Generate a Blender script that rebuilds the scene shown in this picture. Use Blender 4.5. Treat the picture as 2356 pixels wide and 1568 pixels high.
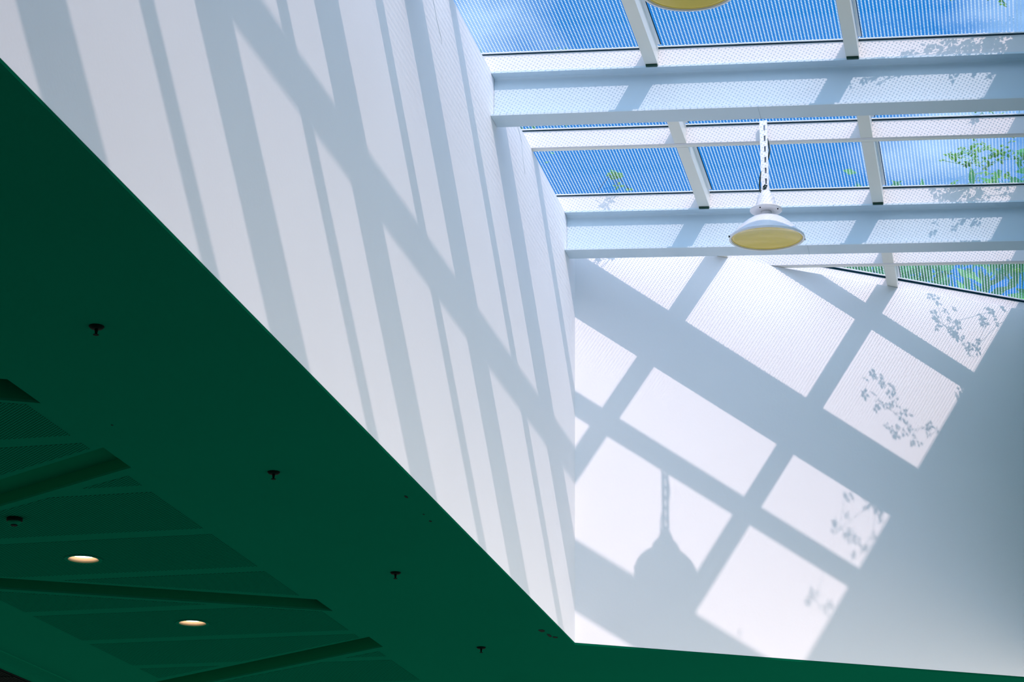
import bpy, bmesh, math, random
from mathutils import Vector, Matrix
random.seed(7)
PI = math.pi
scene = bpy.context.scene
for o in list(bpy.data.objects):
    bpy.data.objects.remove(o)
COL = scene.collection

# ------------------------------------------------------------ camera
F, PITCH, ROLL, YAW = 4910.416, 0.34358, 0.01086, 0.23026
cy, sy_ = math.cos(YAW), math.sin(YAW)
cp, sp = math.cos(PITCH), math.sin(PITCH)
fwd = Vector((-sy_*cp, cy*cp, sp))
right = Vector((cy, sy_, 0))
up = right.cross(fwd)
R_ = right*math.cos(ROLL) + up*math.sin(ROLL)
U_ = up*math.cos(ROLL) - right*math.sin(ROLL)
cam_d = bpy.data.cameras.new('camera')
cam_d.sensor_fit = 'HORIZONTAL'
cam_d.sensor_width = 36.0
cam_d.lens = F/2356*36.0
cam_d.clip_start = 0.05
cam_d.clip_end = 500
cam = bpy.data.objects.new('camera', cam_d)
COL.objects.link(cam)
m = Matrix((R_, U_, -fwd)).transposed().to_4x4()
cam.matrix_world = m
scene.camera = cam

# ------------------------------------------------------------ light and exposure
SUN = Vector((-0.52703, 1.0, -0.94351))
sun_d = bpy.data.lights.new('sun', 'SUN')
sun_d.energy = 7.0
sun_d.color = (1.0, 0.61, 0.50)
sun_d.angle = math.radians(0.53)
sun = bpy.data.objects.new('sun', sun_d)
sun.rotation_euler = SUN.to_track_quat('-Z', 'Y').to_euler()
sun.location = (3, -5, 12)
COL.objects.link(sun)

world = bpy.data.worlds.new('sky')
scene.world = world
world.use_nodes = True
wt = world.node_tree
for n in list(wt.nodes):
    wt.nodes.remove(n)
def wn(t, **k):
    n = wt.nodes.new(t)
    for a, b in k.items():
        setattr(n, a, b)
    return n
w_out = wn('ShaderNodeOutputWorld'); w_bg = wn('ShaderNodeBackground')
w_tc = wn('ShaderNodeTexCoord'); w_noise = wn('ShaderNodeTexNoise')
w_map = wn('ShaderNodeMapping')
w_map.inputs['Scale'].default_value = (1.0, 1.0, 2.2)
w_map.inputs['Location'].default_value = (1.397, 4.582, 3.829)
w_noise.inputs['Scale'].default_value = 3.2
w_noise.inputs['Detail'].default_value = 5.0
w_noise.inputs['Roughness'].default_value = 0.55
w_ramp = wn('ShaderNodeValToRGB')
w_ramp.color_ramp.elements[0].position = 0.46
w_ramp.color_ramp.elements[0].color = (0.002, 0.17, 0.47, 1)
w_ramp.color_ramp.elements[1].position = 0.66
w_ramp.color_ramp.elements[1].color = (0.85, 0.93, 1.0, 1)
w_sep = wn('ShaderNodeSeparateXYZ')
w_hz = wn('ShaderNodeMapRange')
w_hz.inputs['From Min'].default_value = 0.0
w_hz.inputs['From Max'].default_value = 0.30
w_hz.inputs['To Min'].default_value = 1.0
w_hz.inputs['To Max'].default_value = 0.0
w_mix = wn('ShaderNodeMixRGB')
w_mix.inputs['Color2'].default_value = (0.72, 0.86, 0.95, 1)
w_gr = wn('ShaderNodeMapRange')
w_gr.inputs['From Min'].default_value = -0.02
w_gr.inputs['From Max'].default_value = 0.02
w_mix2 = wn('ShaderNodeMixRGB')
w_mix2.inputs['Color1'].default_value = (0.50, 0.48, 0.42, 1)
wt.links.new(w_tc.outputs['Generated'], w_map.inputs['Vector'])
wt.links.new(w_map.outputs[0], w_noise.inputs['Vector'])
wt.links.new(w_noise.outputs['Fac'], w_ramp.inputs['Fac'])
wt.links.new(w_tc.outputs['Generated'], w_sep.inputs[0])
wt.links.new(w_sep.outputs['Z'], w_hz.inputs['Value'])
wt.links.new(w_sep.outputs['Z'], w_gr.inputs['Value'])
wt.links.new(w_hz.outputs[0], w_mix.inputs['Fac'])
wt.links.new(w_ramp.outputs['Color'], w_mix.inputs['Color1'])
wt.links.new(w_gr.outputs[0], w_mix2.inputs['Fac'])
wt.links.new(w_mix.outputs[0], w_mix2.inputs['Color2'])
# bright haze round the sun, added to lift the light on the walls
w_nrm = wn('ShaderNodeVectorMath', operation='NORMALIZE')
w_dot = wn('ShaderNodeVectorMath', operation='DOT_PRODUCT')
w_dot.inputs[1].default_value = tuple(-SUN.normalized())
w_max = wn('ShaderNodeMath', operation='MAXIMUM'); w_max.inputs[1].default_value = 0.0
w_pow = wn('ShaderNodeMath', operation='POWER'); w_pow.inputs[1].default_value = 5.0
w_mul = wn('ShaderNodeMixRGB', blend_type='MULTIPLY'); w_mul.inputs['Fac'].default_value = 1.0
w_mul.inputs['Color2'].default_value = (2.2, 2.0, 1.9, 1)
w_add = wn('ShaderNodeMixRGB', blend_type='ADD'); w_add.inputs['Fac'].default_value = 1.0
wt.links.new(w_tc.outputs['Generated'], w_nrm.inputs[0])
wt.links.new(w_nrm.outputs[0], w_dot.inputs[0])
wt.links.new(w_dot.outputs['Value'], w_max.inputs[0])
wt.links.new(w_max.outputs[0], w_pow.inputs[0])
wt.links.new(w_pow.outputs[0], w_mul.inputs['Color1'])
wt.links.new(w_mix2.outputs[0], w_add.inputs['Color1'])
wt.links.new(w_mul.outputs[0], w_add.inputs['Color2'])
wt.links.new(w_add.outputs[0], w_bg.inputs['Color'])
w_bg.inputs['Strength'].default_value = 2.5
wt.links.new(w_bg.outputs[0], w_out.inputs['Surface'])

scene.view_settings.view_transform = 'Standard'
scene.view_settings.look = 'None'
scene.view_settings.exposure = 0.04
scene.view_settings.gamma = 1.0
scene.view_settings.use_curve_mapping = False
scene.cycles.max_bounces = 10
scene.cycles.diffuse_bounces = 6
scene.cycles.transparent_max_bounces = 24
scene.cycles.caustics_reflective = False
scene.cycles.caustics_refractive = False

# ------------------------------------------------------------ materials
def new_mat(name):
    mt = bpy.data.materials.new(name)
    mt.use_nodes = True
    nt = mt.node_tree
    for n in list(nt.nodes):
        nt.nodes.remove(n)
    return mt, nt, nt.nodes.new('ShaderNodeOutputMaterial')

def paint(name, col, rough=0.6, var=0.04, scale=3.0, bump=0.0, spec=0.3, metal=0.0):
    """painted surface: noise-varied base colour and a little relief"""
    mt, nt, out = new_mat(name)
    b = nt.nodes.new('ShaderNodeBsdfPrincipled')
    nt.links.new(b.outputs[0], out.inputs['Surface'])
    g = nt.nodes.new('ShaderNodeNewGeometry')
    n = nt.nodes.new('ShaderNodeTexNoise')
    n.inputs['Scale'].default_value = scale
    n.inputs['Detail'].default_value = 4
    nt.links.new(g.outputs['Position'], n.inputs['Vector'])
    mx = nt.nodes.new('ShaderNodeMixRGB')
    mx.inputs['Color1'].default_value = tuple(c*(1-var) for c in col) + (1,)
    mx.inputs['Color2'].default_value = tuple(min(1, c*(1+var)) for c in col) + (1,)
    nt.links.new(n.outputs['Fac'], mx.inputs['Fac'])
    nt.links.new(mx.outputs[0], b.inputs['Base Color'])
    b.inputs['Roughness'].default_value = rough
    b.inputs['Metallic'].default_value = metal
    b.inputs['Specular IOR Level'].default_value = spec
    if bump:
        n2 = nt.nodes.new('ShaderNodeTexNoise')
        n2.inputs['Scale'].default_value = 60
        nt.links.new(g.outputs['Position'], n2.inputs['Vector'])
        bp = nt.nodes.new('ShaderNodeBump')
        bp.inputs['Strength'].default_value = bump
        bp.inputs['Distance'].default_value = 0.01
        nt.links.new(n2.outputs['Fac'], bp.inputs['Height'])
        nt.links.new(bp.outputs[0], b.inputs['Normal'])
    return mt

def math_node(nt, op, a, b=None):
    n = nt.nodes.new('ShaderNodeMath')
    n.operation = op
    for i, v in enumerate((a, b)):
        if v is None:
            continue
        if isinstance(v, (int, float)):
            n.inputs[i].default_value = v
        else:
            nt.links.new(v, n.inputs[i])
    return n.outputs[0]

def dot_mask(nt, px, py, r, stagger, ox=0.0, oy=0.0):
    """1 inside round dots on a (staggered) lattice in world x, y"""
    g = nt.nodes.new('ShaderNodeNewGeometry')
    s = nt.nodes.new('ShaderNodeSeparateXYZ')
    nt.links.new(g.outputs['Position'], s.inputs[0])
    def dist(o):
        q = []
        for c, p, off in ((s.outputs['X'], px, ox), (s.outputs['Y'], py, oy)):
            t = math_node(nt, 'DIVIDE', math_node(nt, 'ADD', c, off + 100*p), p)
            t = math_node(nt, 'FRACT', math_node(nt, 'ADD', t, o))
            t = math_node(nt, 'MULTIPLY', math_node(nt, 'SUBTRACT', t, 0.5), p)
            q.append(math_node(nt, 'MULTIPLY', t, t))
        return math_node(nt, 'ADD', q[0], q[1])
    d = dist(0.0)
    if stagger:
        d = math_node(nt, 'MINIMUM', d, dist(0.5))
    return math_node(nt, 'LESS_THAN', d, r*r)

def glass_mat(name, frit):
    mt, nt, out = new_mat(name)
    tr = nt.nodes.new('ShaderNodeBsdfTransparent')
    tr.inputs['Color'].default_value = (0.62, 0.71, 0.78, 1)
    gl = nt.nodes.new('ShaderNodeBsdfGlossy')
    gl.inputs['Roughness'].default_value = 0.03
    fr = nt.nodes.new('ShaderNodeFresnel')
    fr.inputs['IOR'].default_value = 1.45
    frm = math_node(nt, 'MULTIPLY', fr.outputs[0], 0.12)
    mx = nt.nodes.new('ShaderNodeMixShader')
    nt.links.new(frm, mx.inputs[0])
    nt.links.new(tr.outputs[0], mx.inputs[1])
    nt.links.new(gl.outputs[0], mx.inputs[2])
    last = mx.outputs[0]
    if frit:
        mask = dot_mask(nt, 0.036, 0.016, 0.0039, True)
        tl = nt.nodes.new('ShaderNodeBsdfTranslucent')
        tl.inputs['Color'].default_value = (0.74, 0.84, 0.93, 1)
        df = nt.nodes.new('ShaderNodeBsdfDiffuse')
        df.inputs['Color'].default_value = (0.80, 0.84, 0.86, 1)
        m1 = nt.nodes.new('ShaderNodeMixShader')
        m1.inputs[0].default_value = 0.3
        nt.links.new(tl.outputs[0], m1.inputs[1])
        nt.links.new(df.outputs[0], m1.inputs[2])
        m2 = nt.nodes.new('ShaderNodeMixShader')
        nt.links.new(mask, m2.inputs[0])
        nt.links.new(last, m2.inputs[1])
        nt.links.new(m1.outputs[0], m2.inputs[2])
        last = m2.outputs[0]
    nt.links.new(last, out.inputs['Surface'])
    return mt

def perf_mat(name, col, hole):
    mt, nt, out = new_mat(name)
    b = nt.nodes.new('ShaderNodeBsdfPrincipled')
    nt.links.new(b.outputs[0], out.inputs['Surface'])
    mask = dot_mask(nt, 0.0218, 0.0191, 0.0051, True, 0.003, 0.004)
    mx = nt.nodes.new('ShaderNodeMixRGB')
    mx.inputs['Color1'].default_value = col + (1,)
    mx.inputs['Color2'].default_value = hole + (1,)
    nt.links.new(mask, mx.inputs['Fac'])
    nt.links.new(mx.outputs[0], b.inputs['Base Color'])
    b.inputs['Roughness'].default_value = 0.7
    b.inputs['Specular IOR Level'].default_value = 0.0
    return mt

def leaf_mat(name, c1, c2):
    mt, nt, out = new_mat(name)
    oi = nt.nodes.new('ShaderNodeNewGeometry')
    n = nt.nodes.new('ShaderNodeTexNoise')
    n.inputs['Scale'].default_value = 2.5
    nt.links.new(oi.outputs['Position'], n.inputs['Vector'])
    mx = nt.nodes.new('ShaderNodeMixRGB')
    mx.inputs['Color1'].default_value = c1 + (1,)
    mx.inputs['Color2'].default_value = c2 + (1,)
    nt.links.new(n.outputs['Fac'], mx.inputs['Fac'])
    d = nt.nodes.new('ShaderNodeBsdfDiffuse'); t = nt.nodes.new('ShaderNodeBsdfTranslucent')
    nt.links.new(mx.outputs[0], d.inputs['Color']); nt.links.new(mx.outputs[0], t.inputs['Color'])
    s = nt.nodes.new('ShaderNodeMixShader'); s.inputs[0].default_value = 0.5
    nt.links.new(d.outputs[0], s.inputs[1]); nt.links.new(t.outputs[0], s.inputs[2])
    nt.links.new(s.outputs[0], out.inputs['Surface'])
    return mt

def emit_mat(name, col, st):
    mt, nt, out = new_mat(name)
    e = nt.nodes.new('ShaderNodeEmission')
    e.inputs['Color'].default_value = col + (1,)
    e.inputs['Strength'].default_value = st
    nt.links.new(e.outputs[0], out.inputs['Surface'])
    return mt

GREEN = (0.0015, 0.094, 0.046)
M = dict(
    wall=paint('white_plaster', (0.89, 0.88, 0.895), 0.75, 0.02, 1.3, 0.05),
    wallgreen=paint('dark_green_plaster_wall', (0.10, 0.26, 0.23), 0.8, 0.04, 1.0, 0, 0.1),
    steel=paint('white_steel_paint', (0.72, 0.70, 0.70), 0.38, 0.02, 2.0, 0.0, 0.5),
    beam=paint('pale_blue_steel_paint', (0.57, 0.68, 0.75), 0.35, 0.03, 2.0, 0.0, 0.5),
    bar=paint('cream_white_steel_paint', (0.84, 0.82, 0.74), 0.4, 0.02, 2.0),
    rubber=paint('black_rubber', (0.002, 0.03, 0.045), 0.7, 0.1, 3, 0, 0.05),
    end_shade=paint('dark_green_contact_shade', (0.005, 0.05, 0.03), 0.5, 0.1),  # dark tone standing in for contact shade at the rafter ends
    alu=paint('pale_aluminium', (0.85, 0.88, 0.93), 0.3, 0.02),
    ceil=paint('green_plaster', GREEN, 0.85, 0.06, 0.9, 0.05, 0.0),
    perf=perf_mat('perforated_green_board', (0.0015, 0.105, 0.052), (0.0008, 0.022, 0.010)),
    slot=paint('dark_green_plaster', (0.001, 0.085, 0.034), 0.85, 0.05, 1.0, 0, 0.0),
    dark=paint('dark_green_metal', (0.001, 0.006, 0.004), 0.8, 0.1, 3, 0, 0.02),
    black=paint('black_metal', (0.001, 0.003, 0.003), 0.8, 0.1, 3, 0, 0.02),
    glass=glass_mat('clear_glass', False),
    frit=glass_mat('dotted_glass', True),
    shade=paint('white_enamel', (0.84, 0.84, 0.86), 0.22, 0.01, 4, 0, 0.6),
    lens=paint('amber_lens', (0.82, 0.60, 0.10), 0.12, 0.08, 9, 0, 0.5),
    lensring=paint('cream_ring', (0.62, 0.52, 0.26), 0.15, 0.04, 9, 0, 0.6),
    can=paint('peach_reflector', (0.86, 0.52, 0.26), 0.5, 0.02),
    lamp=emit_mat('lamp_glow', (1.0, 0.88, 0.90), 5.0),
    roof=paint('grey_roofing', (0.25, 0.26, 0.26), 0.9, 0.1),
    floor=paint('pale_blue_vinyl', (0.30, 0.38, 0.40), 0.5, 0.08, 1.5),
    leaf=leaf_mat('vine_leaf', (0.16, 0.55, 0.05), (0.42, 0.75, 0.12)),
    tree=leaf_mat('tree_leaf', (0.02, 0.28, 0.16), (0.20, 0.55, 0.14)),
    bark=paint('bark', (0.10, 0.07, 0.04), 0.9, 0.3, 12, 0.5),
    crack=paint('grey_crack', (0.42, 0.52, 0.58), 0.9, 0.05),
    cable=paint('black_cable', (0.004, 0.03, 0.028), 0.4, 0.05),
)

# ------------------------------------------------------------ helpers
def tag(o, label=None, cat=None, group=None, kind=None):
    if label: o['label'] = label
    if cat: o['category'] = cat
    if group: o['group'] = group
    if kind: o['kind'] = kind
    return o

def thing(name, loc, label, cat, group=None):
    o = bpy.data.objects.new(name, None)
    o.empty_display_size = 0.1
    o.location = loc
    COL.objects.link(o)
    return tag(o, label, cat, group)

def mesh_obj(name, verts, faces, mats, parent=None, smooth=False, fmat=None, bevel=0.0):
    me = bpy.data.meshes.new(name)
    v = [Vector(p) for p in verts]
    off = Vector((0, 0, 0))
    if parent is not None:
        off = parent.matrix_world.translation if parent.parent else parent.location
        off = world_loc(parent)
    else:
        mn = [min(p[i] for p in v) for i in range(3)]; mx = [max(p[i] for p in v) for i in range(3)]
        off = Vector([(a+b)/2 for a, b in zip(mn, mx)])
    me.from_pydata([p-off for p in v], [], faces)
    if not isinstance(mats, (list, tuple)):
        mats = [mats]
    for mm in mats:
        me.materials.append(mm)
    if fmat:
        for p, i in zip(me.polygons, fmat):
            p.material_index = i
    bm = bmesh.new(); bm.from_mesh(me)
    bmesh.ops.recalc_face_normals(bm, faces=bm.faces)
    if bevel:
        bmesh.ops.bevel(bm, geom=list(bm.edges), offset=bevel, segments=1, affect='EDGES', profile=0.5)
    bm.to_mesh(me); bm.free()
    if smooth:
        for p in me.polygons:
            p.use_smooth = True
    o = bpy.data.objects.new(name, me)
    COL.objects.link(o)
    if parent is not None:
        o.parent = parent
    else:
        o.location = off
    return o

def world_loc(o):
    v = Vector(o.location)
    while o.parent:
        o = o.parent
        v += Vector(o.location)
    return v

class MB:
    def __init__(s): s.v = []; s.f = []; s.m = []
    def add(s, vs, fs, mi=0):
        k = len(s.v); s.v += list(vs); s.f += [tuple(i+k for i in f) for f in fs]; s.m += [mi]*len(fs)
        return s
    def hexa(s, lo, hi, mi=0, mbot=None):
        """lo, hi: two quads (same winding)"""
        n = len(lo)
        fs = [tuple(range(n)), tuple(range(2*n-1, n-1, -1))] + [(i, (i+1) % n, n+(i+1) % n, n+i) for i in range(n)]
        k = len(s.v); s.add(list(lo)+list(hi), fs, mi)
        if mbot is not None: s.m[-len(fs)] = mbot
        return s
    def box(s, a, b, mi=0):
        x0, y0, z0 = a; x1, y1, z1 = b
        return s.hexa([(x0, y0, z0), (x1, y0, z0), (x1, y1, z0), (x0, y1, z0)], [(x0, y0, z1), (x1, y0, z1), (x1, y1, z1), (x0, y1, z1)], mi)
    def lathe(s, prof, c, seg=40, mi=0, close=False, mrow=None):
        k = len(s.v)
        for r, z in prof:
            for i in range(seg):
                a = 2*PI*i/seg
                s.v.append((c[0]+r*math.cos(a), c[1]+r*math.sin(a), c[2]+z))
        n = len(prof)
        rows = n if close else n-1
        for j in range(rows):
            j2 = (j+1) % n
            for i in range(seg):
                i2 = (i+1) % seg
                s.f.append((k+j*seg+i, k+j*seg+i2, k+j2*seg+i2, k+j2*seg+i)); s.m.append(mi)
        if not close:
            s.f.append(tuple(k+i for i in range(seg))); s.m.append(mi)
            s.f.append(tuple(k+(n-1)*seg+i for i in reversed(range(seg)))); s.m.append(mi)
        return s
    def tube(s, pts, r, seg=6, mi=0):
        pts = [Vector(p) for p in pts]
        k = len(s.v)
        for i, p in enumerate(pts):
            d = (pts[min(i+1, len(pts)-1)]-pts[max(i-1, 0)]).normalized()
            a = d.cross(Vector((0.3, 0.2, 1))).normalized(); b = d.cross(a)
            rr = r[i] if isinstance(r, (list, tuple)) else r
            for j in range(seg):
                t = 2*PI*j/seg
                s.v.append(tuple(p+a*math.cos(t)*rr+b*math.sin(t)*rr))
        for i in range(len(pts)-1):
            for j in range(seg):
                j2 = (j+1) % seg
                s.f.append((k+i*seg+j, k+i*seg+j2, k+(i+1)*seg+j2, k+(i+1)*seg+j)); s.m.append(mi)
        s.f.append(tuple(k+j for j in range(seg))); s.m.append(mi)
        s.f.append(tuple(k+(len(pts)-1)*seg+j for j in reversed(range(seg)))); s.m.append(mi)
        return s
    def build(s, name, mats, parent=None, smooth=False, bevel=0.0):
        return mesh_obj(name, s.v, s.f, mats, parent, smooth, s.m, bevel)

# polygon helpers in plan
def clip(poly, a, b, keep=1):
    """keep the side of line a->b: keep=1 left, -1 right"""
    out = []
    def sd(p): return keep*((b[0]-a[0])*(p[1]-a[1])-(b[1]-a[1])*(p[0]-a[0]))
    for i in range(len(poly)):
        p, q = poly[i], poly[(i+1) % len(poly)]
        s1, s2 = sd(p), sd(q)
        if s1 >= 0: out.append(p)
        if s1*s2 < 0:
            t = s1/(s1-s2)
            out.append((p[0]+(q[0]-p[0])*t, p[1]+(q[1]-p[1])*t))
    return out
def area(poly):
    return 0.5*sum(poly[i][0]*poly[(i+1) % len(poly)][1]-poly[(i+1) % len(poly)][0]*poly[i][1] for i in range(len(poly)))
def subtract(polys, hole):
    """hole: convex, counter-clockwise"""
    out = []
    for P in polys:
        rest = P
        for i in range(len(hole)):
            a, b = hole[i], hole[(i+1) % len(hole)]
            piece = clip(rest, a, b, -1)
            if len(piece) > 2 and abs(area(piece)) > 1e-6: out.append(piece)
            rest = clip(rest, a, b, 1)
            if len(rest) < 3: break
    return out
def ccw(p): return p if area(p) > 0 else p[::-1]

# ------------------------------------------------------------ frame of the place
XW, YC, PHI = -2.40503, 11.93182, 0.53601
ZB, SX, SY, PSI, HD = 5.0765, -0.05016, 0.00281, 0.02574, 0.1118
H = 2.5
ED = (math.cos(PHI), math.sin(PHI)); EN = (-math.sin(PHI), math.cos(PHI))
def zpl(x, y): return ZB + SX*(x-XW) + SY*(y-YC)
def G(x, y, dz=0.0):
    """point on purlin line y (turned by PSI) at height dz over the frame's underside"""
    yy = y + (x-XW)*PSI
    return (x, yy, zpl(x, yy)+dz)
def Q(t, e=0.0): return (XW+ED[0]*t-ED[1]*e, YC+ED[1]*t+ED[0]*e)
def yend(x, e=0.0): return YC + math.tan(PHI)*(x-XW) + e/math.cos(PHI)
XR = [-1.59337+1.01775*k for k in (-1, 0, 1, 2)]
pass
WR = 0.06528
XRIGHT = 0.515
YP = [2.36, 3.27, 4.21, 5.10, 6.02, 6.95, 7.905, 8.79, 9.72976, 10.68327, 11.62333, 12.57309, 13.52]
BEAM = {0, 2, 4, 6, 8, 10}
WP = 0.055

# ------------------------------------------------------------ structure
# floor
f = MB().box((-9, -6, -1.75), (6, 17, -1.6)); tag(f.build('floor', M['floor']), kind='structure')

# left wall of the light well
y0w = 1.5
lw = MB().hexa([(XW-0.2, y0w, H+0.012), (XW, y0w, H+0.012), (XW, YC, H+0.012), (XW-0.2, YC+0.1, H+0.012)],
               [(XW-0.2, y0w, zpl(XW-0.2, y0w)-.002), (XW, y0w, zpl(XW, y0w)-.002), (XW, YC, zpl(XW, YC)-.002), (XW-0.2, YC+0.1, zpl(XW-0.2, YC)-.002)])
wall_left = tag(lw.build('wall_left', M['wall']), kind='structure')
def wall_crack(pts):
    b = MB().tube([(XW+0.0005, y, z) for y, z in pts], [0.0011]*(len(pts)-1)+[0.0006], 5)
    tag(b.build('crack', M['crack'], wall_left), 'thin grey hairline crack in the white paint')
wall_crack([(8.50, 4.90), (8.559, 4.87), (8.60, 4.838), (8.625, 4.81), (8.662, 4.786), (8.713, 4.755), (8.735, 4.73)])
wall_crack([(10.325, 5.05), (10.38, 5.03), (10.438, 5.0), (10.452, 4.955), (10.475, 4.913), (10.50, 4.88), (10.532, 4.841)])

# end wall, thick, with its ledge; fascia stands back on it up to the glass
E_FAS = 0.10605
L_END = 6.5
a, b = Q(0), Q(L_END); c, d = Q(L_END, 0.35), Q(-0.2, 0.35)
ew = MB().hexa([a+(H+0.012,), b+(H+0.012,), c+(H+0.012,), d+(H+0.012,)],
               [p+(zpl(*p)-.002,) for p in (a, b, c, d)])
tag(ew.build('wall_end', M['wall']), kind='structure')
a, b, c, d = Q(-0.35, E_FAS), Q(L_END, E_FAS), Q(L_END, E_FAS+0.2), Q(-0.35, E_FAS+0.2)
fa = MB().hexa([p+(zpl(*p)-.001,) for p in (a, b, c, d)], [p+(zpl(*p)+HD-0.012,) for p in (a, b, c, d)])
fas = fa.build('trim_1', M['steel']); tag(fas, kind='structure')
# upstand behind the left wall's top, hidden side of the skylight kerb
yk = YC-0.25
lu = MB().hexa([(x, y, zpl(x, y)-.001) for x, y in ((-2.95, y0w), (-2.80, y0w), (-2.80, yk), (-2.95, yk))],
               [(x, y, zpl(x, y)+HD-.012) for x, y in ((-2.95, y0w), (-2.80, y0w), (-2.80, yk), (-2.95, yk))])
tag(lu.build('trim_2', M['wall']), kind='structure')
# right wall of the well with the parapet above the roof
rx0, rx1 = XRIGHT, XRIGHT+0.25
re = yend(rx0)-0.001
rw = MB().hexa([(rx0, y0w, H+.012), (rx1, y0w, H+.012), (rx1, yend(rx1)-.001, H+.012), (rx0, re, H+.012)],
               [(x, y, zpl(x, y)+HD+0.47) for x, y in ((rx0, y0w), (rx1, y0w), (rx1, yend(rx1)-.001), (rx0, re))])
tag(rw.build('wall_right', M['wallgreen']), kind='structure')
pr = MB().hexa([(x, y, zpl(x, y)+.001) for x, y in ((rx0, re), (rx1, yend(rx1)), (rx1, 17), (rx0, 17))],
               [(x, y, zpl(x, y)+HD+0.47) for x, y in ((rx0, re), (rx1, yend(rx1)), (rx1, 17), (rx0, 17))])

# unseen walls added to keep light out: closed end, right-hand side below the well
nw = MB().box((-9, -2.6, -1.6), (0.95, -2.4, 5.0)).hexa([(XW-0.2, 1.25, H+.012), (rx1, 1.25, H+.012), (rx1, 1.495, H+.012), (XW-0.2, 1.495, H+.012)], [(x, y, zpl(x, y)+HD) for x, y in ((XW-0.2, 1.25), (rx1, 1.25), (rx1, 1.495), (XW-0.2, 1.495))])
tag(nw.build('wall_near', M['wallgreen']), kind='structure')
ws = MB().box((0.75, -2.4, -1.6), (0.95, 5.5, H))
tag(ws.build('wall_sun_block', M['wall']), kind='structure')

# ---- ceiling with slanted recesses
def para(x0, ya, yb, x1, slope):
    """recess: edge on x0 from ya to yb, running to x1 with the given dy/dx"""
    dx = x1-x0
    return ccw([(x0, ya), (x0, yb), (x1, yb+slope*dx), (x1, ya+slope*dx)])
XS = -3.515
SLOTS = [(para(XS, 3.98, 4.27, -5.25, -0.57), 0.08),
         (para(XS, 6.845, 7.136, -5.25, 0.50), 0.10),
         (para(XS, 7.728, 8.023, -5.25, -0.573), 0.058),
         (para(XS, 10.541, 10.829, -5.25, 0.53), 0.10),
         (para(XS, 11.509, 11.795, -5.60, -0.63), 0.085)]
# recess that follows the end wall
r0 = (-2.935, 12.712)
ed = ED; en = EN
SLOTS.append((ccw([r0, (r0[0]+ed[0]*7, r0[1]+ed[1]*7), (r0[0]+ed[0]*7+en[0]*1.6, r0[1]+ed[1]*7+en[1]*1.6), (r0[0]+en[0]*1.6, r0[1]+en[1]*1.6)]), 0.16))
DOWN = [(-4.37, 9.48), (-4.376, 10.975)]
RD = 0.079
def ngon(c, r, n=28): return [(c[0]+r*math.cos(2*PI*i/n), c[1]+r*math.sin(2*PI*i/n)) for i in range(n)]
regions = [[(-5.775, -3), (XW, -3), (XW, YC), (XW, 17), (-5.775, 17)],
           [(XW, YC), (3, yend(3)), (3, 17), (XW, 17)],
           [(XW, -3), (rx1, -3), (rx1, 1.5), (XW, 1.5)]]
polys = list(regions)
for s, dp in SLOTS: polys = subtract(polys, s)
for dl in DOWN: polys = subtract(polys, ngon(dl, RD))
cb = MB()
for P in polys:
    P = ccw(P)
    cb.hexa([(x, y, H) for x, y in P], [(x, y, H+0.011) for x, y in P])
ceiling = tag(cb.build('ceiling', M['ceil']), kind='structure')
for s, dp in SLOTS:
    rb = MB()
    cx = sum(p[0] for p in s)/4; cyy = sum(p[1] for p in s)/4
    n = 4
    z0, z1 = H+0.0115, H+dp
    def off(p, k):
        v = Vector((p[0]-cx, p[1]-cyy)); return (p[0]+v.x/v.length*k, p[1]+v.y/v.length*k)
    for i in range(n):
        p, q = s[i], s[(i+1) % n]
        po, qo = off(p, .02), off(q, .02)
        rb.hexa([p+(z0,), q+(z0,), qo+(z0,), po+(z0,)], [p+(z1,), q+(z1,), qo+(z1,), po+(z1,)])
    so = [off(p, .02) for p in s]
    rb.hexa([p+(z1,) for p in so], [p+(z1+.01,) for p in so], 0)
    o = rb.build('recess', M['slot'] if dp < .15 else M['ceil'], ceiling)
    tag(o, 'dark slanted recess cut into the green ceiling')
# perforated boards, a few millimetres proud
mid = [4.55, 5.31, 6.07, 6.835, 7.598, 8.342, 9.083, 9.834, 10.603, 11.367, 12.12, 12.88]
for k in range(len(mid)-1):
    P = [[(-5.182, mid[k]+.055), (-3.577, mid[k]+.055), (-3.577, mid[k+1]-.055), (-5.182, mid[k+1]-.055)]]
    for s, dp in SLOTS[:5]:
        # widen the recess by the plain margin around it
        a, b2, c2, d2 = s
        ys = sorted(s, key=lambda p: (round(p[0], 3), p[1]))
        l0, l1, q0, q1 = ys[0], ys[1], ys[2], ys[3]
        wide = ccw([(l0[0]-.05, l0[1]-.055), (q0[0]+.05, q0[1]-.055), (q1[0]+.05, q1[1]+.055), (l1[0]-.05, l1[1]+.055)])
        P = subtract(P, wide)
    for dl in DOWN: P = subtract(P, ngon(dl, RD+.012))
    P = [p for p in P if abs(area(p)) > 2e-5]
    if not P: continue
    pb = MB()
    for p in P:
        p = ccw(p)
        pb.hexa([(x, y, H-0.0012) for x, y in p], [(x, y, H-0.0002) for x, y in p])
    pb.build('perforated_panel', M['perf'], ceiling)
# lowered bulkhead with a rounded lip on the left
prof = [(-9, 2.52), (-9, 2.455), (-5.86, 2.455)] + [(-5.86+.085*math.sin(t), 2.54-.085*math.cos(t)) for t in [i*PI/2/6 for i in range(7)]] + [(-5.775, 2.6), (-9, 2.6)]
prof = [(-9, 2.6), (-9, 2.455), (-5.86, 2.455)] + [(-5.86+.085*math.sin(i*PI/12), 2.54-.085*math.cos(i*PI/12)) for i in range(1, 7)] + [(-5.775, 2.6)]
bl = MB().hexa([(x, -3, z) for x, z in prof], [(x, 17, z) for x, z in prof])
bulk = tag(bl.build('trim_3', M['ceil']), kind='structure')

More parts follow.
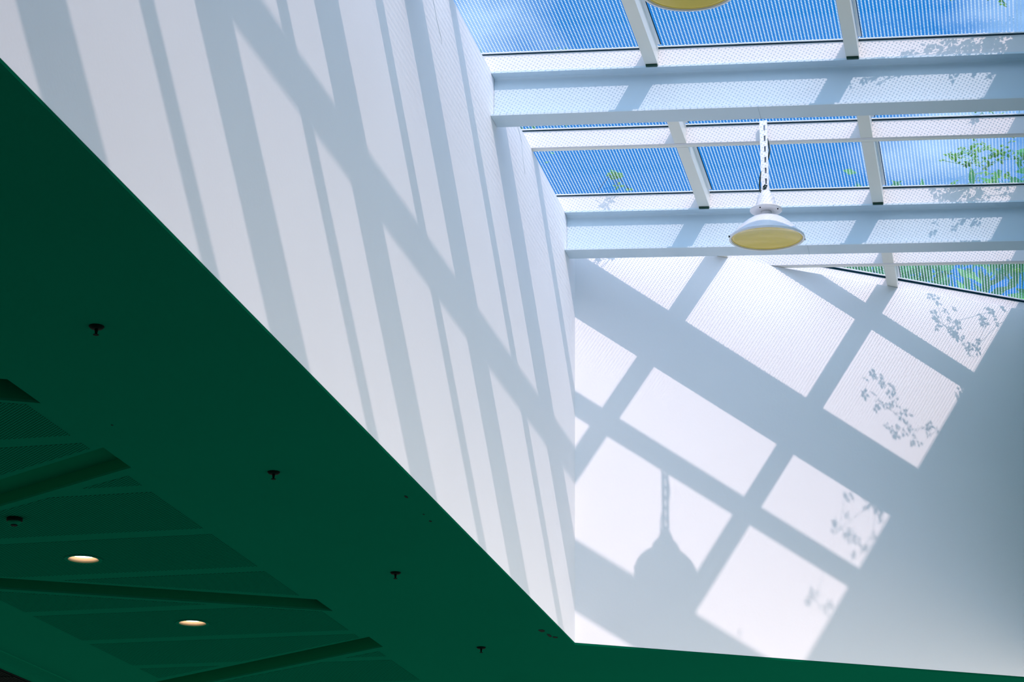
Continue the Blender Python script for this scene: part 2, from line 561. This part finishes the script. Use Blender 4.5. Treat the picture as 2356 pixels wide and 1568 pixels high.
# ------------------------------------------------------------ the skylight glass
def purlin_end(i, x): return None
win = MB()
window = bpy.data.objects.new('window_1', None); COL.objects.link(window)
window.location = (-1.0, 8.0, 5.15); window.empty_display_size = .2
tag(window, kind='structure')
cols = [(-2.90, XR[0]+WR/2), (XR[0]+WR/2, XR[1]+WR/2), (XR[1]+WR/2, XR[2]+WR/2), (XR[2]+WR/2, XR[3]+WR/2)]
rows = [(1.51, YP[0]+WP/2)] + [(YP[i]+WP/2, YP[i+1]+WP/2) for i in range(len(YP)-1)]
fas_a, fas_b = Q(-3, E_FAS+.06), Q(9, E_FAS+.06)
for (xa, xb) in cols:
    for (ya, yb) in rows:
        g = .004
        P = [(xa+g, ya+g+(xa-XW)*PSI), (xb-g, ya+g+(xb-XW)*PSI), (xb-g, yb-g+(xb-XW)*PSI), (xa+g, yb-g+(xa-XW)*PSI)]
        P = clip(P, fas_a, fas_b, -1)
        if len(P) < 3 or abs(area(P)) < .003: continue
        P = ccw(P)
        mb = MB().hexa([(x, y, zpl(x, y)+HD) for x, y in P], [(x, y, zpl(x, y)+HD+.010) for x, y in P], 0, 1)
        mb.build('glass_pane', [M['glass'], M['frit']], window)
# gaskets and spacers along the purlins' near edges, under the glass
for i, y in enumerate(YP):
    if i == 12: continue
    x1e = XRIGHT-.002
    x0e = -2.80
    if i >= 10: x0e = max(x0e, XW + (y - YC + .06)/(math.tan(PHI)-PSI))
    mb = MB()
    for dy0, dy1, z0, z1, nm, mt in ((-.003, .0, -.010, -.0006, 'gasket', 'rubber'), (-.014, -.0035, -.0045, -.0006, 'spacer', 'alu')):
        s0 = [G(x0e, y+dy0, HD+z0), G(x1e, y+dy0, HD+z0), G(x1e, y+dy1, HD+z0), G(x0e, y+dy1, HD+z0)]
        s1 = [G(x0e, y+dy0, HD+z1), G(x1e, y+dy0, HD+z1), G(x1e, y+dy1, HD+z1), G(x0e, y+dy1, HD+z1)]
        MB().hexa(s0, s1).build(nm, M[mt], window)
# along the end fascia
for e0, e1, z0, z1, nm, mt in ((E_FAS-.004, E_FAS, -.016, -.0006, 'gasket', 'rubber'), (E_FAS-.018, E_FAS-.005, -.0045, -.0006, 'spacer', 'alu')):
    P = [Q(0, e0), Q(3.3, e0), Q(3.3, e1), Q(0, e1)]
    MB().hexa([p+(zpl(*p)+HD+z0,) for p in P], [p+(zpl(*p)+HD+z1,) for p in P]).build(nm, M[mt], window)
# along the rafters' right edges
for k, x in enumerate(XR[1:3]):
    for i in range(len(YP)-1):
        ya, yb = YP[i]+WP+.001, YP[i+1]-.036
        xx = x+WR
        if yb+(xx-XW)*PSI > yend(xx, E_FAS): yb = yend(xx, E_FAS-.01)-(xx-XW)*PSI-.02
        if yb < ya+.1: continue
        for d0, d1, z0, z1, nm, mt in ((.001, .016, -.0045, -.0006, 'spacer', 'alu'), (.017, .0205, -.006, -.0006, 'gasket', 'rubber')):
            s0 = [G(xx+d0, ya, HD+z0), G(xx+d1, ya, HD+z0), G(xx+d1, yb, HD+z0), G(xx+d0, yb, HD+z0)]
            s1 = [G(xx+d0, ya, HD+z1), G(xx+d1, ya, HD+z1), G(xx+d1, yb, HD+z1), G(xx+d0, yb, HD+z1)]
            MB().hexa(s0, s1).build(nm, M[mt], window)

# ------------------------------------------------------------ purlins, beams and rafters
XRAF = XRIGHT-.003
def extr(sec, x0, x1, dy=0):
    return ([G(x0, yy, dz) for yy, dz in sec], [G(x1, yy, dz) for yy, dz in sec])
SEAM = (-1.028, -0.964)
LAB_T = {9: 'slim white cross bar from which the whole pendant lamp hangs',
         11: 'slim white cross bar running into the sunlit end wall below the lower deep beam'}
LAB_B = {8: 'upper of the two deep pale blue steel beams under the glass, leaf shadows at its right',
         10: 'lower of the two deep pale blue steel beams, just behind the pendant lamp'}
def x_start(i, y, e=0.0):
    """where line y meets the end wall (or the left kerb)"""
    if i < 10: return -2.795
    xs = XW + (y - YC - e/math.cos(PHI))/(math.tan(PHI)-PSI)
    return max(-2.795, xs)
for i, y in enumerate(YP):
    if i == 12: continue
    x0, x1 = x_start(i, y+WP, E_FAS)+.003-(.15 if i > 10 else 0), XRIGHT-.003
    xm = (x0+x1)/2
    if i in BEAM:
        lab = LAB_B.get(i, 'deep pale steel beam out of view over the near part of the light well')
        r = thing('steel_beam', G(xm, y, 0), lab, 'beam', None if i in LAB_B else 'beams outside the view')
        # channel under the bar: web at the back, flanges toward the room
        x0c = XW+.002
        yf, yb, zt, zbm = y-.016, y+.128, -.001, -.2545
        tk = .0095
        ym, hw, fr_ = (yf+yb)/2, .004, .017
        def fillet(sx_, ztop, up_):
            # quarter round between flange and web on one side
            c = (ym+sx_*(hw+fr_), ztop+up_*fr_)
            return [(c[0]-sx_*fr_*math.sin(t), c[1]-up_*fr_*math.cos(t)) for t in [k*PI/2/4 for k in range(5)]]
        zt2, zb2 = zt-tk, zbm+tk
        sec = [(yf, zt), (yb, zt), (yb, zt2)] + fillet(1, zt2, -1) + fillet(1, zb2, 1)[::-1] + [(yb, zb2), (yb, zbm), (yf, zbm), (yf, zb2)] \
            + fillet(-1, zb2, 1) + fillet(-1, zt2, -1)[::-1] + [(yf, zt2)]
        MB().hexa(*extr(sec, x0c, x1)).build('i_section', M['beam'], r)
        for i_, xs_ in ((8, SEAM[0]), (10, SEAM[1])):
            if i == i_:
                sq = [(yf-.0006, zbm-.0008), (yb+.0006, zbm-.0008), (yb+.0006, zbm-.0001), (yf-.0006, zbm-.0001)]
                MB().hexa(*extr(sq, xs_, xs_+.0022)).build('splice_joint', M['crack'], r)
                sq = [(yf-.0008, zt-.0002), (yf-.0002, zt-.0002), (yf-.0002, zt-tk), (yf-.0008, zt-tk)]
                MB().hexa(*extr(sq, xs_+.16, xs_+.164)).build('splice_joint', M['crack'], r)
        sec = [(y, 0), (y+WP, 0), (y+WP, HD-.002), (y, HD-.002)]
        MB().hexa(*extr(sec, x0, x1)).build('upstand', M['steel'], r)
    else:
        lab = LAB_T.get(i, 'slim white cross bar out of view over the near part of the light well')
        r = thing('cross_bar', G(xm, y, 0), lab, 'bar', None if i in LAB_T else 'cross bars outside the view')
        # front plate and rear strip with the seam between them
        sec = [(y, 0), (y+.024, 0), (y+.024, HD-.002), (y, HD-.002)]
        MB().hexa(*extr(sec, x0, x1)).build('front_plate', M['steel'], r)
        sec = [(y+.0255, .0012), (y+WP, .0012), (y+WP, HD-.002), (y+.0255, HD-.002)]
        MB().hexa(*extr(sec, x0, x1)).build('rear_plate', M['bar'], r)

RL = ['white rafter hidden above the top of the left wall',
      'white rafter under the glass left of the whole pendant lamp',
      'white rafter under the glass right of the whole pendant lamp',
      'white rafter under the glass just outside the right edge of the view']
for k, x in enumerate(XR):
    xe = x+WR
    r = thing('rafter', (x+WR/2, 9.0, zpl(x, 9)), RL[k], 'rafter')
    ylast = min(yend(x, E_FAS), yend(xe, E_FAS))-.004
    segs = [(1.505, YP[0]-.001)] + [(YP[i]+WP+.001, YP[i+1]-.001) for i in range(len(YP)-1)]
    mb = MB()
    for i, (ya, yb) in enumerate(segs):
        yA, yB = ya+(x-XW)*PSI, yb+(x-XW)*PSI
        if yA > ylast-.05: continue
        yB = min(yB, ylast)
        kk = (xe-x)*PSI
        lo = [(x, yA, zpl(x, yA)+.0006), (xe, yA+kk, zpl(xe, yA)+.0006), (xe, min(yB+kk, yend(xe, E_FAS)-.004), zpl(xe, yB)+.0006), (x, yB, zpl(x, yB)+.0006)]
        hi = [(p[0], p[1], p[2]+HD-.003) for p in lo]
        MB().hexa(lo, hi).build('bar', M['bar'], r)
        if i in BEAM and k in (1, 2) and yb < ylast:   # block painted dark for the contact shade at a deep beam
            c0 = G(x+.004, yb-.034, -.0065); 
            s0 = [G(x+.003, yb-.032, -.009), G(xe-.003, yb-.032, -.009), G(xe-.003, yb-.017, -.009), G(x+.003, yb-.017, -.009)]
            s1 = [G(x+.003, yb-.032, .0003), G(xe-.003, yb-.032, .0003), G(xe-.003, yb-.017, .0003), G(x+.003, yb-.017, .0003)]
            MB().hexa(s0, s1).build('contact_shade', M['end_shade'], r)

# ------------------------------------------------------------ pendant lamps
def pendant(x, y, zr, ztop, label):
    """industrial pendant: slotted strut, gear housing, flange, reflector with an amber lens"""
    r = thing('pendant_lamp', (x, y, ztop), label, 'lamp')
    zf = zr+.160
    # slotted strut: front web with slots between two rails, side lips
    w = .0205
    hb = MB()
    y0 = y-.010
    zb_ = zf+.10
    hb.box((x-w, y0+.0025, zb_), (x-w+.0025, y0+.0215, ztop))
    hb.box((x+w-.0025, y0+.0025, zb_), (x+w, y0+.0215, ztop))
    for yy, ox, oz in ((y0, .0055, 0.0), (y0+.0215, -.0055, -.020)):
        sl = x+ox-.0045; sr = x+ox+.0045
        hb.box((x-w, yy, zb_), (sl, yy+.0025, ztop))
        hb.box((sr, yy, zb_), (x+w, yy+.0025, ztop))
        z = zb_
        while z < ztop-.002:
            z1 = min(z+.030+ (oz+.020 if z == zb_ else 0), ztop)
            hb.box((sl, yy, z), (sr, yy+.0025, z1))
            z = z1+.034
    hb.build('hanger_strut', M['shade'], r)
    # housing
    mb = MB().lathe([(.060, .004), (.060, .012), (.056, .02), (.044, .075), (.036, .092), (.030, .098), (.028, .108)], (x, y, zf), 36)
    mb.build('gear_housing', M['shade'], r, True)
    mb = MB().lathe([(.050, -.010), (.080, -.007), (.0875, -.002), (.0875, .004), (.082, .007), (.050, .008)], (x, y, zf), 48)
    fl = mb.build('flange', M['shade'], r, True)
    for a in (math.radians(250), math.radians(335), math.radians(90)):
        MB().lathe([(.0035, -.012), (.0035, -.006)], (x+.073*math.cos(a), y+.073*math.sin(a), zf), 8).build('screw', M['dark'], fl)
    mb = MB().lathe([(.030, -.044), (.030, -.008)], (x, y, zf), 28); mb.build('neck', M['shade'], r, True)
    # reflector, slightly tilted
    h = thing_part = bpy.data.objects.new('reflector', None)
    bpy.data.objects.remove(h)
    prof_o = [(.036, .121), (.060, .117), (.085, .107), (.110, .091), (.135, .070), (.158, .048), (.178, .024), (.192, .008), (.2015, .004), (.2030, -.001), (.2015, -.006)]
    prof_i = [(.194, -.006), (.190, .003), (.175, .020), (.155, .044), (.132, .065), (.107, .086), (.083, .102), (.058, .112), (.036, .116)]
    mb = MB().lathe(prof_o+prof_i, (0, 0, 0), 64, 0, close=True)
    lens = MB().lathe([(.010, .016), (.06, .015), (.11, .011), (.150, .005), (.176, .000), (.1885, -.003), (.1925, .003), (.17, .010), (.10, .022), (.01, .026)], (0, 0, 0), 64)
    ring = MB().lathe([(.1925, -.0085), (.2035, -.0085), (.2035, -.004), (.1925, -.004)], (0, 0, 0), 64, 0, close=True)
    tube = MB().lathe([(.020, .03), (.040, .05), (.045, .09), (.03, .115)], (0, 0, 0), 24)
    rot = Matrix.Rotation(math.radians(3.4), 4, 'X') @ Matrix.Rotation(math.radians(0.9), 4, 'Y')
    base = Vector((x, y, zr))
    for b, nm, mt, par in ((mb, 'reflector', M['shade'], r), (lens, 'lens', M['lens'], r), (ring, 'rim', M['shade'], r)):
        b.v = [tuple(base + rot @ Vector(p)) for p in b.v]
        o = b.build(nm, mt, par, True)
    # clips and cable
    for a in (math.radians(197), math.radians(17), math.radians(107)):
        p = base + rot @ Vector((.206*math.cos(a), .206*math.sin(a), -.001))
        MB().box(tuple(p-Vector((.003, .003, .005))), tuple(p+Vector((.003, .003, .005)))).build('clip', M['dark'], r)
    zc = ztop-.17
    MB().tube([(x+.017, y+.012, ztop-.10), (x+.026, y+.008, ztop-.14), (x+.029, y+.004, ztop-.175), (x+.024, y, ztop-.21), (x+.014, y-.004, ztop-.245)] if ztop-zr > .5 else
              [(x+.02, y+.01, ztop-.03), (x+.024, y+.005, ztop-.06), (x+.012, y, ztop-.09)], .005, 6).build('cable', M['cable'], r, True)
    if ztop-zr > .5:
        zz = zf+.13
        MB().tube([(x-.018, y-.006, zz+.10), (x-.026, y-.008, zz+.06), (x-.030, y-.010, zz+.02), (x-.026, y-.012, zz-.02), (x-.018, y-.014, zz-.045)], .0045, 6).build('cable', M['cable'], r, True)
        MB().tube([(x-.028, y-.014, zz+.01), (x-.032, y-.016, zz-.015), (x-.022, y-.018, zz-.035), (x-.012, y-.018, zz-.03)], .002, 5).build('cable_tie', M['cable'], r, True)
        MB().tube([(x-.010, y-.016, zz), (x, y-.018, zz+.012), (x+.010, y-.016, zz+.008), (x+.004, y-.018, zz-.006), (x-.010, y-.016, zz-.012)], .0045, 6).build('clamp', M['cable'], r, True)
    return r
pendant(-1.096, 10.672, 4.414, 5.105, 'whole white pendant lamp with amber lens hanging on a slotted strut')
pendant(-1.10, 7.865, 4.40, 5.08, 'pendant lamp cut off by the top edge, only its amber lens and rim showing')

# ------------------------------------------------------------ things on the ceiling
def sprinkler(x, y, label):
    r = thing('sprinkler', (x, y, H), label, 'sprinkler')
    MB().lathe([(.010, -.010), (.021, -.0085), (.0265, -.003), (.0265, -.0003)], (x, y, H), 28).build('escutcheon', M['dark'], r, True)
    MB().lathe([(.0035, -.030), (.0055, -.020), (.0065, -.009)], (x, y, H), 12).build('body', M['dark'], r, True)
    MB().lathe([(.0095, -.0325), (.0105, -.031), (.0095, -.030)], (x, y, H), 20).build('deflector', M['dark'], r)
    return r
sprinkler(-2.959, 6.376, 'dark ceiling sprinkler highest on the green ceiling, alone at the far left')
sprinkler(-2.947, 8.20, 'dark ceiling sprinkler second from the top left, between the slots and the bright wall')
sprinkler(-2.937, 10.033, 'dark ceiling sprinkler third from the top left, below two small paint chips')
sprinkler(-2.955, 11.907, 'dark ceiling sprinkler lowest of the row, nearest the bottom edge and the well corner')

r = thing('smoke_detector', (-4.358, 8.686, H-.0025), 'small round smoke detector on the perforated boards at the left edge', 'detector')
MB().lathe([(.033, -.016), (.0365, -.013), (.0365, 0)], (-4.358, 8.686, H-.0027), 32).build('base', M['dark'], r, True)
MB().lathe([(.014, -.032), (.024, -.028), (.031, -.0165)], (-4.358, 8.686, H-.0027), 32).build('dome', M['ceil'], r, True)
MB().lathe([(.014, -.036), (.0165, -.0325)], (-4.358, 8.686, H-.0027), 24).build('sensor', M['black'], r)

for (x, y), lab in zip(DOWN, ('lit round recessed downlight, the upper left one of the two',
                              'lit round recessed downlight, the lower right one of the two')):
    r = thing('downlight', (x, y, H), lab, 'downlight')
    MB().lathe([(RD+.014, -.0042), (RD+.014, -.0030), (RD-.001, -.0030), (RD-.004, -.0042)], (x, y, H), 48, 0, close=True).build('trim_ring', M['ceil'], r)
    MB().lathe([(RD-.0015, -.0028), (RD-.010, .010), (RD-.022, .024), (RD-.018, .026), (RD-.006, .012), (RD-.0005, 0.0)], (x, y, H), 48, 0, close=True).build('reflector', M['can'], r, True)
    MB().lathe([(RD-.0225, .019), (RD-.0225, .025)], (x, y, H), 48).build('lens', M['lamp'], r)

# air grille in the bulkhead
xg0, xg1, yg0, yg1, zg = -6.32, -5.925, 10.6, 13.6, 2.455
r = thing('air_grille', ((xg0+xg1)/2, (yg0+yg1)/2, zg), 'black slatted air grille in the bulkhead at the bottom left corner', 'grille')
MB().box((xg0, yg0, zg-.004), (xg1, yg1, zg-.0004)).build('backing', M['black'], r)
k = xg0+.02
while k < xg1-.01:
    MB().box((k, yg0, zg-.012), (k+.006, yg1, zg-.0045)).build('slat', M['dark'], r)
    k += .022
y = yg0+.15
while y < yg1:
    MB().box((xg0, y, zg-.016), (xg1, y+.008, zg-.0125)).build('cross_strip', M['dark'], r)
    y += .25

# chipped paint and fixing holes near the well corner
def chip(pts, z=.0015):
    return MB().hexa([(x, y, H-z) for x, y in pts], [(x, y, H-.0001) for x, y in pts])
def blob(cx, cyy, rx, ry, n=9):
    return [(cx+rx*math.cos(2*PI*i/n)*random.uniform(.7, 1.2), cyy+ry*math.sin(2*PI*i/n)*random.uniform(.7, 1.2)) for i in range(n)]
for (cx, cyy, rx, ry) in ((-2.497, 11.656, .012, .05), (-2.475, 11.708, .016, .028), (-2.512, 11.52, .018, .04), (-2.502, 8.682, .007, .02), (-2.507, 9.102, .007, .012), (-2.505, 8.98, .004, .008), (-3.357, 7.448, .004, .006)):
    tag(chip(blob(cx, cyy, rx, ry)).build('paint_chip', M['dark'], ceiling), 'small dark chip in the green paint')

# ------------------------------------------------------------ vine over the glass at the right
LEAVES = [(-0.32,9.50,5.19),(-0.29,9.50,5.21),(-0.24,9.45,5.26),(-0.23,9.49,5.24),(-0.21,9.51,5.19),(-0.17,9.51,5.22),(-0.14,9.52,5.22),(-0.15,9.56,5.19),(-0.03,9.53,5.24),(-0.04,9.61,5.18),(-0.05,9.59,5.21),(0.07,9.55,5.22),(0.10,9.54,5.21),(0.12,9.50,5.22),(0.12,9.53,5.24),(0.16,9.50,5.26),(0.16,9.55,5.19),(0.19,9.53,5.22),(0.14,9.56,5.23),(0.18,9.59,5.19),(0.19,9.62,5.16),(0.27,9.53,5.25),(0.26,9.59,5.19),(0.31,9.51,5.18),(0.34,9.43,5.24),(0.32,9.54,5.21),(0.02,9.57,5.22),(0.08,9.52,5.24),(0.06,9.60,5.17),(0.14,9.52,5.23),(0.14,9.56,5.20),(0.14,9.61,5.17),(0.14,9.58,5.23),(0.21,9.49,5.25),(0.20,9.58,5.18),(0.25,9.52,5.22),(0.23,9.61,5.19),(0.25,9.54,5.23),(0.29,9.52,5.23),(0.32,9.58,5.18),(0.30,9.58,5.24),(0.29,9.55,5.22),(-0.16,11.55,5.18),(-0.12,11.52,5.19),(-0.09,11.51,5.16),(-0.06,11.50,5.18),(-0.02,11.50,5.19),(-0.02,11.54,5.13),(0.02,11.53,5.18),(-0.01,11.56,5.15),(0.04,11.57,5.16),(0.08,11.59,5.13),(0.14,11.53,5.17),(0.17,11.53,5.14),(0.21,11.53,5.18),(0.27,11.56,5.13),(0.31,11.53,5.15),(-2.09,11.53,5.24),(-2.06,11.51,5.24),(-2.10,11.49,5.24),(-2.07,11.47,5.24),(-2.06,11.52,5.24),(-0.06,11.48,5.18),(-0.05,11.51,5.17),(-0.00,11.46,5.19),(-0.03,11.53,5.14),(0.04,11.44,5.18),(0.04,11.55,5.13),(0.10,11.47,5.19),(0.12,11.49,5.16),(0.15,11.48,5.16),(0.19,11.45,5.18),(0.12,11.51,5.17),(0.09,11.41,5.17),(0.08,11.48,5.12),(0.15,11.45,5.14),(0.17,11.46,5.12),(-0.07,11.44,5.14),(0.09,10.65,5.13),(0.12,10.62,5.18),(-0.19,12.99,5.15),(-0.15,12.96,5.16),(-0.10,12.94,5.17),(-0.05,12.88,5.19),(-0.09,12.80,5.20),(-0.06,12.79,5.18),(-0.03,12.82,5.14),(0.00,12.86,5.17),(0.04,12.86,5.18),(-0.00,12.83,5.13),(0.06,12.77,5.17),(0.08,12.80,5.15),(0.13,12.77,5.16),(0.17,12.75,5.17),(0.20,12.73,5.16),(0.23,12.71,5.15),(0.24,12.80,5.15),(0.22,12.87,5.13),(0.19,13.01,5.15),(0.21,13.05,5.13),(0.14,13.06,5.15),(0.21,13.13,5.16),(0.26,13.09,5.17),(0.28,13.08,5.14),(0.25,13.25,5.12),(-0.25,12.11,5.17),(-0.23,12.12,5.15),(-0.15,12.05,5.19),(-0.17,12.09,5.16),(-0.11,12.12,5.16),(-0.07,12.01,5.19),(-0.04,12.05,5.15),(-0.01,12.01,5.15),(-0.18,11.98,5.16),(-0.13,11.94,5.17),(-0.10,11.95,5.14),(-0.04,11.93,5.17),(0.03,11.90,5.19),(0.06,11.93,5.16),(0.11,11.90,5.17),(0.16,11.86,5.18),(0.14,11.81,5.18),(0.09,11.76,5.17),(0.05,11.78,5.18),(0.20,11.84,5.17),(0.23,11.85,5.13),(0.20,11.80,5.15),(0.22,11.98,5.14),(0.25,11.95,5.13),(0.24,12.01,5.15),(0.28,12.37,5.13),(0.31,12.33,5.15),(0.00,11.14,5.16),(0.03,11.19,5.13),(0.12,11.20,5.15),(0.16,11.19,5.14),(0.21,11.18,5.16),(0.23,11.24,5.12),(0.03,10.92,5.13),(0.08,10.89,5.15),(0.13,10.88,5.14),(0.18,10.85,5.16),(0.18,10.91,5.14),(0.21,10.91,5.12),(0.29,10.85,5.17),(0.27,10.97,5.13),(0.26,11.04,5.12),(0.27,11.15,5.13),(0.14,10.36,5.14),(0.17,10.34,5.13),(0.23,10.29,5.15),(0.29,10.26,5.17),(0.26,10.38,5.12),(-2.10,11.67,5.24),(-2.08,11.67,5.24),(-2.03,11.73,5.24)]
def leaf_mesh(name, nl, sz):
    """compound leaf: a few pointed leaflets round a short stalk"""
    vs, fs = [], []
    rr = random.Random(nl*17)
    for i in range(nl):
        a = 2*PI*i/nl + rr.uniform(-.35, .35)
        L = sz*rr.uniform(.75, 1.2); w = L*.30
        c, s_ = math.cos(a), math.sin(a)
        k = len(vs)
        for u, v, h in ((.12, 0, 0), (.45, -1, -.10), (.75, -.7, -.14), (1.0, 0, -.22), (.75, .7, -.14), (.45, 1, -.10), (.5, 0, .02)):
            x, y = u*L, v*w
            vs.append((x*c-y*s_, x*s_+y*c, h*L))
        fs += [(k+6, k, k+1), (k+6, k+1, k+2), (k+6, k+2, k+3), (k+6, k+3, k+4), (k+6, k+4, k+5), (k+6, k+5, k)]
    me = bpy.data.meshes.new(name)
    me.from_pydata(vs, [], fs)
    me.materials.append(M['leaf'])
    return me
LM = [leaf_mesh('leaf', 5, .030), leaf_mesh('leaf', 3, .036), leaf_mesh('leaf', 4, .032), leaf_mesh('leaf', 6, .027)]
vine = thing('climbing_vine', (XRIGHT-.04, 10.5, zpl(XRIGHT, 10.5)+HD+.44), 'leafy climbing vine creeping over the glass from the right parapet', 'vine')
rng = random.Random(11)
vl = Vector(vine.location)
ALL = LEAVES + [(p[0]+rng.gauss(0, .03), p[1]+rng.gauss(0, .035), p[2]+rng.uniform(-.01, .03)) for p in LEAVES if p[0] > -.9 and rng.random() < .92]
for p in ALL:
    o = bpy.data.objects.new('leaf', rng.choice(LM))
    COL.objects.link(o); o.parent = vine
    o.location = Vector(p)-vl
    s = rng.uniform(.6, 1.1)
    o.scale = (s, s, s)
    o.rotation_euler = (rng.uniform(-.9, .5), rng.uniform(-.6, .6), rng.uniform(0, 6.28))
main = [p for p in LEAVES if p[0] > -.9]
main.sort(key=lambda p: p[1])
nst = 9
for k in range(nst):
    grp = main[k*len(main)//nst:(k+1)*len(main)//nst]
    grp = sorted(grp, key=lambda p: -p[0])[::3]
    if len(grp) < 2: continue
    pts = [(x, y, z-.004) for x, y, z in grp]
    if grp[0][0] > .22: pts = [(XRIGHT-.02, grp[0][1]-.02, zpl(XRIGHT, grp[0][1])+HD+.30)] + pts
    mb = MB()
    for a_, b_ in zip(pts, pts[1:]):
        if (Vector(a_)-Vector(b_)).length < .34: mb.tube([a_, b_], .0014, 5)
    if mb.v: mb.build('stem', M['leaf'], vine, True)
far = [p for p in LEAVES if p[0] <= -.9]
sp_ = thing('leafy_twig', far[0], 'small green leafy twig lying on the glass left of the first rafter', 'twig')
for p in far:
    o = bpy.data.objects.new('leaf', rng.choice(LM)); COL.objects.link(o); o.parent = sp_
    o.location = Vector(p)-Vector(far[0]); o.rotation_euler = (rng.uniform(-.6, .6), rng.uniform(-.6, .6), rng.uniform(0, 6))
zt = zpl(far[0][0], far[0][1])+HD+.014
MB().tube([(far[0][0]-.10, far[0][1]+.05, zt)] + [(p[0], p[1], max(zt, p[2]-.003)) for p in sorted(far)], .002, 5).build('stem', M['bark'], sp_, True)
vine_leaves_moved = [ch for ch in vine.children if ch.name.startswith('leaf') and (Vector(ch.location)+vl).x <= -.9]
for ch in vine_leaves_moved:
    bpy.data.objects.remove(ch)

# ------------------------------------------------------------ trees beyond the roof
def tree(x, y, zc, rad, n, label, seed, sz=.16, squash=.8):
    rg = random.Random(seed)
    r = thing('tree', (x, y, -1.75), label, 'tree')
    b = MB().tube([(x, y, -1.75), (x+.1, y, zc*.4), (x, y+.1, zc*.75), (x+.1, y, zc)], [.28, .2, .13, .05], 9)
    for k in range(9):
        a = rg.uniform(0, 6.28); zz = zc*rg.uniform(.6, .9)
        b.tube([(x, y, zz), (x+math.cos(a)*rad*.4, y+math.sin(a)*rad*.4, zz+rad*.35), (x+math.cos(a)*rad*.8, y+math.sin(a)*rad*.8, zz+rad*.5)], [.09, .05, .015], 6)
    b.build('trunk', M['bark'], r, True)
    vs, fs = [], []
    clumps = [(rg.gauss(0, .45)*rad, rg.gauss(0, .45)*rad, rg.gauss(0, .4)*rad*squash) for _ in range(max(8, n//160))]
    for i in range(n):
        c = rg.choice(clumps)
        p = Vector((x+c[0]+rg.gauss(0, .13)*rad, y+c[1]+rg.gauss(0, .13)*rad, zc+c[2]+rg.gauss(0, .10)*rad))
        u = Vector((rg.gauss(0, 1), rg.gauss(0, 1), rg.gauss(0, 1))).normalized()
        w = u.cross(Vector((rg.gauss(0, 1), rg.gauss(0, 1), rg.gauss(0, 1)))).normalized()
        s = sz*rg.uniform(.6, 1.3)
        k = len(vs)
        vs += [p-u*s, p-w*s*.4, p+u*s, p+w*s*.4]
        fs.append((k, k+1, k+2, k+3))
    o = mesh_obj('foliage', vs, fs, M['tree'], r)
    tag(o, kind='stuff')
tree(2.6, 22.0, 8.0, 2.2, 16000, 'dense green tree beyond the end wall at the right edge', 3, .13)
tree(-1.6, 30.0, 10.6, 1.9, 6000, 'loose green tree beyond the end wall, seen right of the lamp', 4, .12)
tree(-8.6, 33.0, 16.6, 1.6, 5000, 'pale airy treetop beyond the glass at the top of the left wall', 5, .07, .35)
